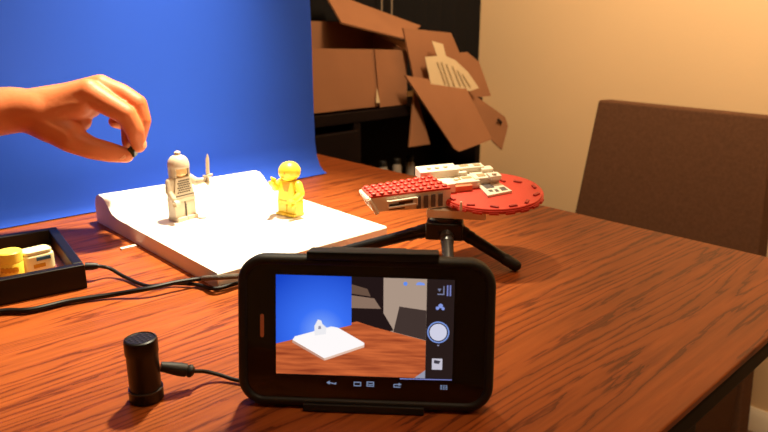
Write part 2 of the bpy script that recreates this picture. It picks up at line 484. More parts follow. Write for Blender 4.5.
# ------------------------------------------------------------------ white board with raised ridge
bx0, bx1, by0, by1 = -0.758, -0.483, 0.256, 0.453
pr = [(0, 0), (.275, 0), (.275, .0135), (.2735, .0148), (.12, .0158), (.062, .0165), (.050, .0185), (.041, .0235), (.033, .0300), (.024, .0338), (.014, .0345), (.006, .0315), (.001, .0245), (0, .02)]
wb = MB()
wb.loft([[(bx0 + x + .012 * (y - by0) / (by1 - by0) * (1 - x / .275), y, T + z) for x, z in pr] for y in (by0, by0 + .002, by1 - .002, by1)])
tag(wb.build('white_board', M_BOARD, smooth=40), 'bright white slab with rounded ridge along back under the toy figures', 'board')
BT = T + 0.0160

# ------------------------------------------------------------------ toy figures
def figure(root, k, body, head_m, legs_m, arms, lf=1.0):
    """brick-toy body parts; k = metres per unit; front faces -y"""
    parts = {}
    for s_ in (-1, 1):
        l = MB()
        l.box((s_ * 4.05 * k, 0, 6.2 * k), (7.6 * k, 7.6 * k, 9.0 * k)); l.box((s_ * 4.05 * k, -.8 * k, 1.3 * k), (7.6 * k, 10.2 * k, 2.6 * k))
        l.rod((s_ * .4 * k, 0, 10.6 * k), (s_ * 7.8 * k, 0, 10.6 * k), [(3.8 * k, 0), (3.8 * k, 1)], 16)
        l.build('leg', legs_m, root, bevel=.3 * k)
    MB().box((0, 0, 13.4 * k), (15.8 * k, 7.8 * k, 2.4 * k)).build('hip', legs_m, root, bevel=.3 * k)
    t = MB().hull8([(-7.9 * k, -3.9 * k, 14.7 * k), (7.9 * k, -3.9 * k, 14.7 * k), (7.9 * k, 3.9 * k, 14.7 * k), (-7.9 * k, 3.9 * k, 14.7 * k)],
                   [(-5.6 * k, -3.7 * k, 27.6 * k), (5.6 * k, -3.7 * k, 27.6 * k), (5.6 * k, 3.7 * k, 27.6 * k), (-5.6 * k, 3.7 * k, 27.6 * k)])
    tor = t.build('torso', body, root, bevel=.5 * k)
    for a in arms:
        sh, el, ha = (Vector(p) * k for p in a)
        m_ = MB(); m_.capsule(sh, el, 2.9 * k, 2.5 * k, 14); m_.capsule(el, ha, 2.4 * k, 1.9 * k, 14)
        ao = m_.build('arm', body, root)
        d = (ha - el).normalized()
        h = MB(); h.rod(ha, ha + d * 2.2 * k, [(1.3 * k, 0), (1.3 * k, 1)], 12)
        c = ha + d * 3.8 * k
        n_ = d.cross(Vector((1, 0, 0))).normalized() if abs(d.x) < .9 else Vector((0, 0, 1))
        ring = []
        b2 = n_.cross(d)
        for side in (-1, 1):
            ax = b2
        rr = []
        for q in range(11):
            an = R(-145 + 290 * q / 10)
            u = -d * math.cos(an) + n_ * math.sin(an)
            rr.append([c + u * 1.5 * k - ax * 1.6 * k, c + u * 2.5 * k - ax * 1.6 * k, c + u * 2.5 * k + ax * 1.6 * k, c + u * 1.5 * k + ax * 1.6 * k])
        h.loft(rr)
        h.build('hand', body, ao)
        parts.setdefault('hands', []).append(c)
    hd = MB().lathe([(2.6 * k, 27.6 * k), (2.6 * k, 28.6 * k), (4.2 * k, 28.8 * k), (5.0 * k, 29.8 * k), (5.1 * k, 34.6 * k), (4.4 * k, 36.0 * k), (2.6 * k, 36.3 * k), (2.5 * k, 37.8 * k)])
    parts['head'] = hd.build('head', head_m, root)
    parts['torso'] = tor
    if lf != 1.0:
        for c in root.children:
            if c.name.startswith('leg'): c.scale.z = lf
            else: c.location.z = -13.2 * k * (1 - lf)
    return parts


kp = at(183, 218.5, z=BT)
kn = thing('toy_knight', 'white toy knight with domed helmet standing on white board', 'toy figure', (kp.x, kp.y, BT), (0, 0, R(101)))
K = 0.00168
kparts = figure(kn, K, M_KNIGHT, M_FACE, M_KNIGHT, [((-7.2, 0, 25.2), (-9.0, -1.0, 19.6), (-9.2, -4.6, 15.4)), ((7.2, 0, 25.4), (10.6, -2.5, 22.6), (12.4, -7.0, 23.6))])
hm = MB()
# open-faced helmet: shell swept round the head, leaving the face open
pts = []
for prof_ in range(1):
    rings_ = []
    for i in range(25):
        a = R(-90 + 54 + (360 - 108) * i / 24)
        ca, sa = math.cos(a), math.sin(a)
        rings_.append([(r_ * K * ca, r_ * K * sa, z_ * K) for r_, z_ in ((5.3, 27.9), (6.5, 27.7), (6.6, 31), (6.5, 35), (5.9, 35), (5.5, 31))])
    hm.loft(rings_)
hm.lathe([(6.5 * K, 33.6 * K), (6.7 * K, 34.0 * K), (6.6 * K, 36.2 * K), (5.9 * K, 38.6 * K), (4.5 * K, 40.4 * K), (2.4 * K, 41.4 * K), (1.6 * K, 41.7 * K), (1.5 * K, 42.0 * K), (2.0 * K, 42.5 * K), (2.0 * K, 43.2 * K), (1.0 * K, 43.9 * K)])
hm.build('helmet', M_KNIGHT, kn)
mail = MB()
for r_ in range(6):
    for c_ in range(6):
        z_ = 18.4 + r_ * 1.45
        hw = 5.0 - (r_) * .12
        x_ = -hw + (c_ + .5 + (.25 if r_ % 2 else -.25)) * hw * 2 / 6
        y_ = -3.95 + (z_ - 14.7) * .2 / 12.9
        mail.box((x_ * K, y_ * K, z_ * K), (1.15 * K, .2 * K, .85 * K))
mail.box((0, -3.93 * K, 16.2 * K), (14.6 * K, .14 * K, .7 * K))
mail.build('chain_mail_print', M_PRINT, kparts['torso'], label='grey printed mail links')
MB().box((0, -4.1 * K, 6.2 * K), (.9 * K, .5 * K, 9 * K)).build('leg_gap_line', M_PRINT, kn)

hc = kparts['hands'][1]
wz = Matrix.Rotation(R(101), 3, 'Z')
sw = thing('toy_sword', 'small white toy sword held upright in the knight hand', 'sword', Vector((kp.x, kp.y, BT)) + wz @ hc, (R(4), 0, R(101)))
MB().rod((0, 0, -3.2 * K), (0, 0, 2.6 * K), [(1.1 * K, 0), (1.1 * K, .15), (.95 * K, .2), (.95 * K, 1)], 12).build('grip', M_KNIGHT, sw)
MB().box((0, 0, 2.9 * K), (7.2 * K, 1.8 * K, 1.2 * K)).build('crossguard', M_KNIGHT, sw, bevel=.3 * K)
MB().hull8([(-1.5 * K, 0, 3.4 * K), (0, -.6 * K, 3.4 * K), (1.5 * K, 0, 3.4 * K), (0, .6 * K, 3.4 * K)],
           [(-1.4 * K, 0, 14 * K), (0, -.55 * K, 14 * K), (1.4 * K, 0, 14 * K), (0, .55 * K, 14 * K)])\
    .hull8([(-1.4 * K, 0, 14 * K), (0, -.55 * K, 14 * K), (1.4 * K, 0, 14 * K), (0, .55 * K, 14 * K)],
           [(-.15 * K, 0, 17 * K), (0, -.1 * K, 17 * K), (.15 * K, 0, 17 * K), (0, .1 * K, 17 * K)]).build('blade', M_KNIGHT, sw)

yp = at(291, 214, z=BT)
yf = thing('toy_figure', 'yellow toy figure with round head and raised hands on white board', 'toy figure', (yp.x, yp.y, BT), (0, 0, R(12)))
K2 = 0.00170
yparts = figure(yf, K2, M_YELLOW, M_YELLOW, M_YELLOW, [((-7.0, 0, 25.4), (-8.6, -4.5, 22.6), (-5.6, -9.0, 26.4)), ((7.0, 0, 25.2), (10.2, -1.0, 20.4), (9.4, -5.4, 17.4))], 0.62)
MB().ball((0, 0.2 * K2, 33.4 * K2), 7.0 * K2, (1, 1.05, .92), 24).build('cap', M_YELLOW, yparts['head'])
fc = MB()
for s_ in (-1, 1): fc.ball((s_ * 2.2 * K2, -6.9 * K2, 33.6 * K2), .75 * K2, (1, .6, 1), 10)
fc.box((0, -6.4 * K2, 30.6 * K2), (2.6 * K2, .5 * K2, .5 * K2))
fc.build('face_print', M_YDARK, yparts['head'])
MB().hull8([(-1.4 * K2, -4.1 * K2, 21 * K2), (1.4 * K2, -4.1 * K2, 21 * K2), (1.4 * K2, -3.7 * K2, 21 * K2), (-1.4 * K2, -3.7 * K2, 21 * K2)],
           [(-3.4 * K2, -4.0 * K2, 27 * K2), (3.4 * K2, -4.0 * K2, 27 * K2), (3.4 * K2, -3.6 * K2, 27 * K2), (-3.4 * K2, -3.6 * K2, 27 * K2)]).build('collar_print', M_YDARK, yparts['torso'])

# ------------------------------------------------------------------ black tray with two jars
fr_, fl_ = at(88, 288, z=T), at(0, 304, z=T)
u = Vector((-.14, -.99, 0)).normalized(); v = Vector((u.y, -u.x, 0))      # u along the near side, v away
if v.x > 0: v = -v
aT = math.atan2(u.y, u.x) + math.pi
tr_ = thing('tray', 'shallow black lacquered tray with raised rim on table left', 'tray', (fr_.x, fr_.y, T), (0, 0, aT))
# local x runs from the far end back to fr_, local y away from the camera
LX, LY, LH, TH = 0.19, 0.134, 0.0215, 0.0085
vy = 1 if (Matrix.Rotation(aT, 3, 'Z') @ Vector((0, 1, 0))).dot(v) > 0 else -1
rim = MB()
rim.box((-LX / 2, vy * TH / 2, LH / 2), (LX, TH, LH)); rim.box((-LX / 2, vy * (LY - TH / 2), LH / 2), (LX, TH, LH))
rim.box((-TH / 2, vy * LY / 2, LH / 2), (TH, LY - 2 * TH, LH)); rim.box((-LX + TH / 2, vy * LY / 2, LH / 2), (TH, LY - 2 * TH, LH))
rim.build('rim', M_TRAY, tr_, bevel=.0012)
MB().box((-LX / 2, vy * LY / 2, .003), (LX - 2 * TH, LY - 2 * TH, .006)).build('bottom_panel', M_TRAYIN, tr_, label='shiny reddish brown tray floor')
j1 = at(13, 276, z=T + .006); j2 = at(38, 269, z=T + .006)
a_ = thing('jar', 'yellow cylindrical jar with dark band in the black tray', 'jar', (j1.x, j1.y, T + .006))
MB().lathe([(.0095, 0), (.0103, .001), (.0103, .013), (.0098, .0142)]).build('body', M_YJAR, a_)
MB().lathe([(.0098, .0142), (.0102, .0146), (.0102, .0225), (.0092, .0235), (.003, .0238)]).build('lid', M_YJAR, a_)
lb2 = MB()
for i in range(9):
    an = aT - R(90) + R(-50 + 70 * i / 8)
    lb2.box((.01035 * math.cos(an), .01035 * math.sin(an), .0085 + .0006 * (i % 2)), (.0005, .0018, .0042), rz=an)
lb2.build('label_print', M_YDARK, a_)
a_ = thing('jar', 'white jar with blue and gold label lying in the black tray', 'jar', (j2.x, j2.y, T + .006), (0, 0, aT + R(12)))
MB().prism(rrect(-.0135, .0135, -.009, .009, .005, 6), 0, .016).build('body', M_CREAM, a_, bevel=.002)
MB().prism(rrect(-.0120, .0120, -.0085, .0078, .004, 6), .016, .0195).build('lid', M_CREAM, a_, bevel=.001)
MB().box((.003, vy * -.0091, .0120), (.012, .0006, .0030)).build('label_print', mat('blue_print', (60, 110, 150), .4), a_)
MB().box((-.001, vy * -.0091, .006), (.010, .0006, .0035)).build('label_print', M_YDARK, a_)

# cables
zc = .0030
pts = [at(86, 266.5, z=T + .0134), at(97, 266, z=T + .0125), at(110, 268.5, z=T + .008), at(125, 277, z=T + zc), at(148, 286, z=T + zc), at(172, 283.5, z=T + zc), at(196, 284.5, z=T + zc), at(214, 288.5, z=T + zc), at(238, 283, z=T + zc), at(280, 272, z=T + zc)]
cb1 = thing('cable', 'thin black cable running from the black tray past white board', 'cable', (0, 0, 0))
MB().tube(pts, .0017).build('wire', M_CABLE, cb1)
MB().rod(at(85, 266.5, z=T + .0135), at(98, 266, z=T + .0125), [(.0036, 0), (.0034, .6), (.0026, 1)], 14).build('plug', M_CABLE, cb1)
pts = [at(-60, 322, z=T + zc), at(0, 311.5, z=T + zc), at(30, 310, z=T + zc), at(70, 301, z=T + zc), at(110, 295, z=T + zc * 1.1), at(146, 289, z=T + .0070), at(178, 282, z=T + .0075), at(203, 278.5, Y=.2505), at(216, 277.5, X=-.4785), at(238, 276, X=-.477), at(275, 273, X=-.470)]
cb2 = thing('cable', 'thicker black cable crossing the table in front of the tray', 'cable', (0, 0, 0))
MB().tube(pts, lambda t: .0024 - .0007 * t).build('wire', M_CABLE, cb2)
MB().tube([at(203, 278.5, Y=.2505), at(216, 277.5, X=-.4785), at(238, 276, X=-.477)], .0024, 12).build('braided_sleeve', M_MESH, cb2, label='grey braided sleeve')

# white scrap left of the board
s0, s1 = at(121, 250, z=T), at(136, 246.5, z=T)
sc_ = MB(); d = (s1 - s0); n_ = Vector((-d.y, d.x, 0)).normalized() * .0022
sc_.hull8([s0 - n_, s1 - n_, s1 + n_, s0 + n_], [p + Vector((0, 0, .0018)) for p in (s0 - n_, s1 - n_, s1 + n_, s0 + n_)])
tag(sc_.build('paper_strip', M_BOARD), 'tiny white strip of paper lying on table left of white board', 'paper')

# ------------------------------------------------------------------ external microphone
mp_ = at(147, 398.5, z=T)
mc = thing('microphone', 'small black cylindrical microphone standing on table left of phone', 'microphone', mp_, (0, 0, 0))
r0 = .0097
MB().lathe([(r0 * .93, 0), (r0 * 1.02, .0008), (r0 * 1.04, .0020), (r0 * 1.04, .0072), (r0 * .95, .0078), (r0 * .95, .0305), (r0, .0312), (r0, .0388), (r0 * .96, .0402), (r0 * .86, .0407), (r0 * .80, .0402), (r0 * .3, .0402)], seg=40).build('body', M_BLACK, mc)
g = MB()
for i in range(5):
    for j in range(5):
        if (i - 2) ** 2 + (j - 2) ** 2 < 6: g.lathe([(.0007, .0401), (.0007, .0405)], ((i - 2) * .0026, (j - 2) * .0026, 0), 8)
g.build('grille', M_GREYM, mc)
MB().lathe([(r0 * 1.045, .0072), (r0 * 1.055, .0076), (r0 * 1.045, .0080)], seg=40).build('ring', M_GREYM, mc)
pj0 = at(164, 367, d=(mp_ - CP).dot(FW) + .003); pj1 = at(194, 371.5, d=(mp_ - CP).dot(FW) + .010)
dj = (pj1 - pj0).normalized()
pl = MB().rod(pj0 - dj * .002 - mp_, pj1 - mp_, [(.0030, 0), (.0036, .25), (.0042, .55), (.0042, .75), (.0034, .80), (.0040, .84), (.0040, .92), (.0024, 1)], 16)
pl.build('plug', M_RUBBER, mc)
cpts = [pj1 - dj * .001, at(205, 371.5, z=T + .0072), at(220, 375, z=T + .004), at(236, 380, z=T + .0022), at(262, 384, z=T + .002), at(300, 372, z=T + .002)]
MB().tube([p - mp_ for p in cpts], .0013).build('cord', M_CABLE, mc)

# ------------------------------------------------------------------ phone in its case
po = Vector((-0.2584, 0.2249, T + .001))
PR = (R(-11), 0, R(43.3))
ph = thing('phone', 'black phone in thick rubber case showing camera view on screen', 'phone', po, PR)
mm = .001


def pp(poly, y0, y1): return poly, y0, y1


def plate(poly, yf, yb):
    """outline in the phone's face plane (x, z in mm), from depth yf to yb (mm, + is away from the viewer)"""
    return MB().hull8([(x * mm, yf * mm, z * mm) for x, z in poly], [(x * mm, yb * mm, z * mm) for x, z in poly])


outer = rrect(-74.5, 73.0, 2.2, 92.5, 15, 10)
inner = rrect(-68.5, 67.5, 7.2, 87.0, 11, 10)
# case: a rim of rounded section with a back
sections = []
cs = MB()
def inset(d): return rrect(-76 + d, 74.5 - d, .2 + d, 90.8 - d, max(16 - d, 4), 10)
rr = [(5.6, 2.2), (5.3, .8), (4.4, 0), (2.6, 0), (1.0, 1.0), (0, 3.0), (0, 9.5), (1.2, 12.5), (3.2, 13.5)]
cs.loft([[(x * mm, y * mm, z * mm) for x, z in inset(d)] for d, y in rr], cap=False)
cs.hull8([(x * mm, 12.0 * mm, z * mm) for x, z in inset(3.2)], [(x * mm, 13.5 * mm, z * mm) for x, z in inset(3.2)])
cs.build('case', M_RUBBER, ph, smooth=50, label='dark grey rubber case')
plate(inset(5.5), 2.1, 11.9).build('front_glass', M_GLASS, ph, label='glossy black front glass')
sp = plate(rrect(-62.6, -60.4, 41.5, 55.5, 1.0, 4), 1.9, 2.2).build('earpiece', mat('copper_grille', (196, 120, 84), .4, bump=(2500, .5)), ph)

# display: the picture on the screen, a flat lit panel
dsp = plate([(-53.2, 19.6), (50.6, 19.6), (50.9, 78.6), (-53.2, 79.2)], 1.95, 2.15).build('display', glow('screen_dark', (30, 22, 22), .8), ph, label='lit screen with camera preview')


def scr(name, poly, rgb, lvl, st=1.0, m=None):
    o = plate(poly, 1.94 - .015 * lvl, 1.95).build(name, m or glow('screen_' + name, rgb, st), dsp)
    return o


def blue_glow():
    m = bpy.data.materials.new('screen_blue'); m.use_nodes = True
    nt = m.node_tree; N = nt.nodes; N.remove(N['Principled BSDF'])
    e = N.new('ShaderNodeEmission'); tc = N.new('ShaderNodeTexCoord')
    vm = N.new('ShaderNodeVectorMath'); vm.operation = 'DISTANCE'; vm.inputs[1].default_value = (-.026, .0019, .046)
    cr = N.new('ShaderNodeValToRGB'); mr = N.new('ShaderNodeMapRange'); mr.inputs[1].default_value = 0; mr.inputs[2].default_value = .04
    nt.links.new(tc.outputs['Object'], vm.inputs[0]); nt.links.new(vm.outputs['Value'], mr.inputs[0]); nt.links.new(mr.outputs[0], cr.inputs[0])
    cr.color_ramp.elements[0].color = (*lin((126, 168, 255)), 1); cr.color_ramp.elements[1].color = (*lin((24, 68, 196)), 1)
    q = cr.color_ramp.elements.new(.35); q.color = (*lin((58, 112, 244)), 1)
    nt.links.new(cr.outputs[0], e.inputs[0]); nt.links.new(e.outputs[0], N['Material Output'].inputs[0])
    return m


def screen_wood():
    m = bpy.data.materials.new('screen_wood'); m.use_nodes = True
    nt = m.node_tree; N = nt.nodes; N.remove(N['Principled BSDF'])
    e = N.new('ShaderNodeEmission'); tc = N.new('ShaderNodeTexCoord')
    mp = N.new('ShaderNodeMapping'); mp.inputs['Rotation'].default_value = (0, R(18), 0); mp.inputs['Scale'].default_value = (40, 1, 420)
    n = N.new('ShaderNodeTexNoise'); n.inputs['Scale'].default_value = 1; n.inputs['Detail'].default_value = 3
    cr = N.new('ShaderNodeValToRGB'); cr.color_ramp.elements[0].position = .3; cr.color_ramp.elements[1].position = .7
    cr.color_ramp.elements[0].color = (*lin((146, 62, 34)), 1); cr.color_ramp.elements[1].color = (*lin((214, 108, 58)), 1)
    nt.links.new(tc.outputs['Object'], mp.inputs['Vector']); nt.links.new(mp.outputs[0], n.inputs['Vector']); nt.links.new(n.outputs['Fac'], cr.inputs[0])
    nt.links.new(cr.outputs[0], e.inputs[0]); nt.links.new(e.outputs[0], N['Material Output'].inputs[0])
    return m


scr('preview_wall', [(-53.2, 20.0), (34.8, 20.0), (34.9, 78.6), (-53.2, 79.2)], (170, 148, 132), 1)
scr('preview_dark_corner', [(-8.8, 46), (10, 46), (16.0, 48), (10.0, 58), (9.8, 79.0), (-8.8, 79.0)], (34, 22, 22), 2)
scr('preview_box', [(-8.7, 60.5), (8.5, 60.5), (4.5, 66.5), (-8.7, 68.0)], (138, 112, 96), 3)
scr('preview_box', [(-8.7, 69.0), (2.5, 67.6), (0.5, 72.0), (-8.7, 74.5)], (104, 80, 66), 3)
scr('preview_table', [(-53.2, 20.0), (34.8, 20.0), (34.8, 42.4), (6.0, 49.2), (-5.5, 52.6), (-53.2, 40.0)], None, 4, m=screen_wood())
scr('preview_backdrop', [(-53.2, 38.0), (-8.6, 50.4), (-8.8, 79.0), (-53.2, 79.2)], None, 5, m=blue_glow())
scr('preview_chair', [(15.9, 47.0), (34.8, 42.6), (34.8, 60.2), (19.2, 62.2)], (66, 52, 48), 6)
scr('preview_board', [(-43.4, 40.5), (-24.5, 30.0), (-1.0, 38.8), (-1.0, 40.0), (-16.5, 48.6), (-20.5, 49.2), (-42.0, 42.6)], (255, 250, 250), 7)
scr('preview_board_edge', [(-43.4, 40.5), (-24.5, 30.0), (-24.5, 28.6), (-43.6, 39.0)], (196, 150, 130), 7)
scr('preview_board_edge', [(-24.5, 28.6), (-1.0, 37.4), (-1.0, 38.8), (-24.5, 30.0)], (226, 190, 170), 7)
scr('preview_figures', [(-30.2, 43.5), (-23.6, 44.6), (-23.4, 48.6), (-25.6, 50.4), (-26.4, 52.6), (-28.4, 53.2), (-29.4, 51.0), (-30.4, 49.4)], (238, 236, 240), 8)
scr('preview_figures', [(-28.2, 47.4), (-26.4, 47.6), (-26.6, 49.4), (-28.0, 49.2)], (150, 150, 170), 9)
scr('preview_table_edge', [(28.5, 20.0), (34.8, 20.0), (34.8, 24.8)], (150, 150, 168), 6)
scr('control_bar', [(35.0, 20.4), (50.5, 20.4), (50.8, 78.4), (34.9, 78.6)], (40, 28, 26), 6)
# control icons
ICW = (176, 182, 220)


def ring(cx, cz, r, w_, n=32):
    b = MB()
    rings_ = []
    for i in range(n):
        a = 2 * math.pi * i / n
        rings_.append([((cx + q * math.cos(a)) * mm, y * mm, (cz + q * math.sin(a)) * mm) for q, y in ((r - w_, 1.80), (r, 1.80), (r, 1.95), (r - w_, 1.95))])
    rings_.append(rings_[0])
    b.loft(rings_, cap=False)
    return b


def disc(cx, cz, r): return [(cx + r * math.cos(2 * math.pi * i / 36), cz + r * math.sin(2 * math.pi * i / 36)) for i in range(36)]


scr('shutter_button', disc(41.9, 47.6, 5.0), (206, 206, 226), 8)
ring(41.9, 47.6, 6.4, .8).build('shutter_ring', glow('screen_ring', (120, 146, 214)), dsp)
scr('gallery_thumbnail', [(38.6, 25.4), (44.6, 25.4), (44.6, 32.0), (38.6, 32.0)], (196, 192, 206), 8)
scr('gallery_thumbnail', [(39.8, 29.2), (42.6, 28.8), (43.6, 30.6), (39.8, 31.2)], (60, 56, 66), 9)
scr('mode_icon', [(41.0, 69.6), (45.0, 69.6), (45.0, 74.8), (44.3, 74.8), (44.3, 70.3), (41.0, 70.3)], (116, 120, 150), 8)
scr('mode_icon', [(41.0, 73.2), (43.2, 73.2), (42.1, 71.4)], (116, 120, 150), 8)
scr('mode_icon', [(46.4, 69.0), (47.2, 69.0), (47.2, 75.4), (46.4, 75.4)], (120, 128, 190), 8)
scr('mode_icon', [(48.0, 69.0), (48.8, 69.0), (48.8, 75.4), (48.0, 75.4)], (120, 128, 190), 8)
scr('scene_icon', disc(43.0, 63.2, 1.3), (132, 150, 220), 8)
scr('scene_icon', disc(41.2, 61.8, 1.0), (132, 150, 220), 8)
scr('scene_icon', disc(44.4, 61.6, .9), (132, 150, 220), 8)
scr('status_icon', disc(22.5, 75.6, 1.2), (96, 140, 236), 8)
scr('status_icon', [(28.5, 75.0), (33.8, 75.0), (33.4, 76.2), (30.6, 76.8), (29.0, 76.2)], (120, 150, 236), 8)
scr('arrow_icon', [(41.2, 40.2), (42.8, 40.2), (42.0, 39.4)], (150, 150, 180), 8)
# line under the preview and the soft keys
scr('bar_line', [(20.0, 18.9), (50.4, 19.3), (50.4, 19.8), (20.0, 19.5)], (120, 126, 190), 8)
gi = glow('screen_keys', (134, 150, 184), .75)
navs = []
def nav(name, polys):
    b = MB()
    for poly in polys:
        b.hull8([(x * mm, 1.92 * mm, z * mm) for x, z in poly], [(x * mm, 2.12 * mm, z * mm) for x, z in poly])
    b.build(name, gi, ph)
def frame(x0, x1, z0, z1, t): return [[(x0, z0), (x1, z0), (x1, z0 + t), (x0, z0 + t)], [(x0, z1 - t), (x1, z1 - t), (x1, z1), (x0, z1)], [(x0, z0 + t), (x0 + t, z0 + t), (x0 + t, z1 - t), (x0, z1 - t)], [(x1 - t, z0 + t), (x1, z0 + t), (x1, z1 - t), (x1 - t, z1 - t)]]
nav('back_key', [[(-23.2, 15.4), (-21.2, 14.2), (-21.2, 16.6)], [(-21.2, 15.1), (-18.0, 14.4), (-18.0, 15.0), (-21.2, 15.7)], [(-18.0, 14.4), (-17.4, 14.4), (-17.4, 15.8), (-18.0, 15.6)]])
nav('home_key', frame(-7.0, -2.6, 13.8, 16.4, .5))
nav('recents_key', frame(.6, 5.0, 13.8, 16.8, .5) + [[(1.1, 15.2), (2.8, 14.6), (4.5, 15.2), (4.5, 15.7), (2.8, 15.1), (1.1, 15.7)]])
nav('share_key', [[(16.4, 13.8), (20.6, 13.8), (20.6, 14.3), (16.4, 14.3)], [(16.4, 14.3), (16.9, 14.3), (16.9, 15.8), (16.4, 15.8)], [(16.9, 15.4), (19.6, 15.4), (19.6, 15.9), (16.9, 15.9)], [(19.4, 14.8), (21.2, 15.7), (19.4, 16.6)]])
nav('menu_key', [[(43.8 + i * 1.5, 13.6 + j * 1.0), (44.8 + i * 1.5, 13.6 + j * 1.0), (44.8 + i * 1.5, 14.2 + j * 1.0), (43.8 + i * 1.5, 14.2 + j * 1.0)] for i in range(3) for j in range(3)])

# spring clamp that grips the phone and props it up
cl = thing('phone_clamp', 'black clamp holder gripping top and bottom edges of the phone', 'phone holder', po, PR)
def jaw(name, x0, x1, z0, z1, l0, l1):
    b = MB().box(((x0 + x1) / 2 * mm, 6.9 * mm, (z0 + z1) / 2 * mm), ((x1 - x0) * mm, 18.6 * mm, (z1 - z0) * mm))
    b.box(((x0 + x1) / 2 * mm, -1.3 * mm, (l0 + l1) / 2 * mm), ((x1 - x0) * mm, 2.2 * mm, (l1 - l0) * mm))
    b.build(name, M_RUBBER, cl, bevel=.0008)
jaw('upper_jaw', -34.5, 41.5, 90.9, 93.8, 89.0, 93.8)
jaw('lower_jaw', -36.5, 34.5, -.9, .1, -.9, 3.4)
MB().box((0, .0165, .048), (.046, .005, .092)).build('back_plate', M_BLACK, cl, bevel=.001)
PMi = (Matrix.Rotation(R(43.3), 3, 'Z') @ Matrix.Rotation(R(-10), 3, 'X')).inverted()
foot = PMi @ (Vector((-0.318, 0.289, T + .003)) - po)
MB().rod((0, .018, .055), foot, [(.005, 0), (.004, 1)], 12).build('kickstand', M_BLACK, cl)

# ------------------------------------------------------------------ mini tripod
hub = Vector((-0.397, 0.448, T))
tp_ = thing('tripod', 'black mini tripod on table holding up the red and white model', 'tripod', hub)
MB().lathe([(.010, .026), (.0145, .028), (.0150, .036), (.0125, .038), (.012, .0405), (.0155, .041), (.0155, .0462), (.006, .047)], seg=24).build('head', M_BLACK, tp_)
pk = MB()
pk.box((.004, -.006, .035), (.034, .020, .016), rz=R(37.7)); pk.build('platform', M_BLACK, tp_, bevel=.0015)
for (f_, m_) in (((at(330, 260, z=T) - hub), M_BLACK), ((at(515, 271, z=T) - hub), M_BLACK), ((at(449, 284, z=T) - hub), M_GREYM)):
    d = Vector((f_.x, f_.y, 0)).normalized()
    a0 = Vector((0, 0, .033)) + d * .013
    a1 = Vector((f_.x, f_.y, .0055))
    lg = MB().rod(a0, a1, [(.0066, 0), (.0066, .12), (.0058, .14), (.0062, .22), (.0056, .24), (.0050, .9), (.0050, 1)], 16).build('leg', m_, tp_)
    dd = (a1 - a0).normalized()
    MB().capsule(a1 - dd * .010, a1, .0056, .0054, 14).build('rubber_foot', M_RUBBER, lg)
    MB().rod(a0 - d * .002 + Vector((-d.y, d.x, 0)) * .008, a0 - d * .002 - Vector((-d.y, d.x, 0)) * .008, [(.0062, 0), (.0062, 1)], 16).build('hinge', M_BLACK, lg)

# ------------------------------------------------------------------ brick-built model on the tripod
p0 = Vector((-0.374, 0.483, T + .066))
th = R(7)
vv = Vector((.61, -.79, 0)).normalized()
nn = Vector((0, 0, 1)) * math.cos(th) + vv * math.sin(th)
e1 = Vector((.79, .61, 0)).normalized(); e2 = nn.cross(e1)
rotm = Matrix((e1, e2, nn)).transposed()
bm_ = thing('brick_model', 'red and white toy brick vehicle with round red disc on tripod', 'toy model', p0, rotm.to_euler())
bm_.scale = (.96, .96, .96)


def qd(p): return [(x * mm, y * mm) for x, y in p]


# round disc
dc = MB().lathe([(.046, -.0045), (.0515, -.004), (.0515, -.0012), (.0505, -.0012), (.0505, .0), (.0500, .0006), (.01, .0006)], (0, .008, 0), 56)
do = dc.build('disc', M_RED, bm_, label='round red plate')
for k, (r_, a) in enumerate(((46, -165), (46, -140), (46, -112), (45, -84), (46, -62), (45, -40), (45, -12), (44, 15), (36, 42), (28, 66))):
    x, y = r_ * math.cos(R(a)), 8 + r_ * math.sin(R(a))
    MB().box((x * mm, y * mm, .0012), (.008, .003, .0018), rz=R(a + 90 + 25 * (k % 3 - 1))).build('notch_plate', M_REDD, do, bevel=.0003)
sd = MB()
for a in range(-170, 0, 17):
    sd.box((51.5 * mm * math.cos(R(a)), 8 * mm + 51.5 * mm * math.sin(R(a)), -.0036), (.0016, .009, .0022), rz=R(a))
sd.build('rim_clips', M_RED, do)
tl_ = MB().prism(qd([(-13, 15.5), (5, 29), (21, 1.5), (-2, -14)]), .0006, .0030).build('printed_tile', M_WBRICK, bm_, bevel=.0003, label='white tile with grey print')
pr_ = MB()
pr_.prism(qd([(-9.5, 14.5), (-2.0, 20), (4.5, 8.5), (-3.5, 3.5)]), .0030, .0032); pr_.prism(qd([(8, 8.0), (13.0, 11.5), (17.0, 3.0), (11.5, -.5)]), .0030, .0032)
pr_.prism(qd([(-2.2, 0), (1, 2), (3.5, -3), (0, -5)]), .0030, .0032); pr_.prism(qd([(3.5, 2.5), (6.5, 4), (9, -2), (6, -4)]), .0030, .0032)
pr_.build('tile_print', M_PRINTG, tl_)
# long body with red studded top
tq = [(-37, -21), (-59, 9), (-121, -31), (-108, -53)]
bodyq = [(-36, -20), (-58, 9), (-116, -28), (-103, -50)]
topz = .0125
lbq = MB().hull8([(x * mm, y * mm, (topz - .0205 if i in (0, 1) else topz - .0165) ) for i, (x, y) in enumerate(bodyq)], [(x * mm, y * mm, (topz - .002)) for x, y in tq])
lbo = lbq.build('body', M_WBRICK, bm_, bevel=.0004, label='white side panelled body')
MB().prism(qd(tq), topz - .002, topz).build('roof', M_RED, bm_, label='red studded roof')
st = MB()
A_, B_, C_, D_ = (Vector((x * mm, y * mm, 0)) for x, y in tq)
for i in range(10):
    for j in range(4):
        s_, t_ = (i + .5) / 10, (j + .5) / 4
        p = (A_ * (1 - t_) + B_ * t_) * (1 - s_) + (D_ * (1 - t_) + C_ * t_) * s_
        st.lathe([(.0027, topz), (.0027, topz + .0016), (.0024, topz + .0019)], p, 14)
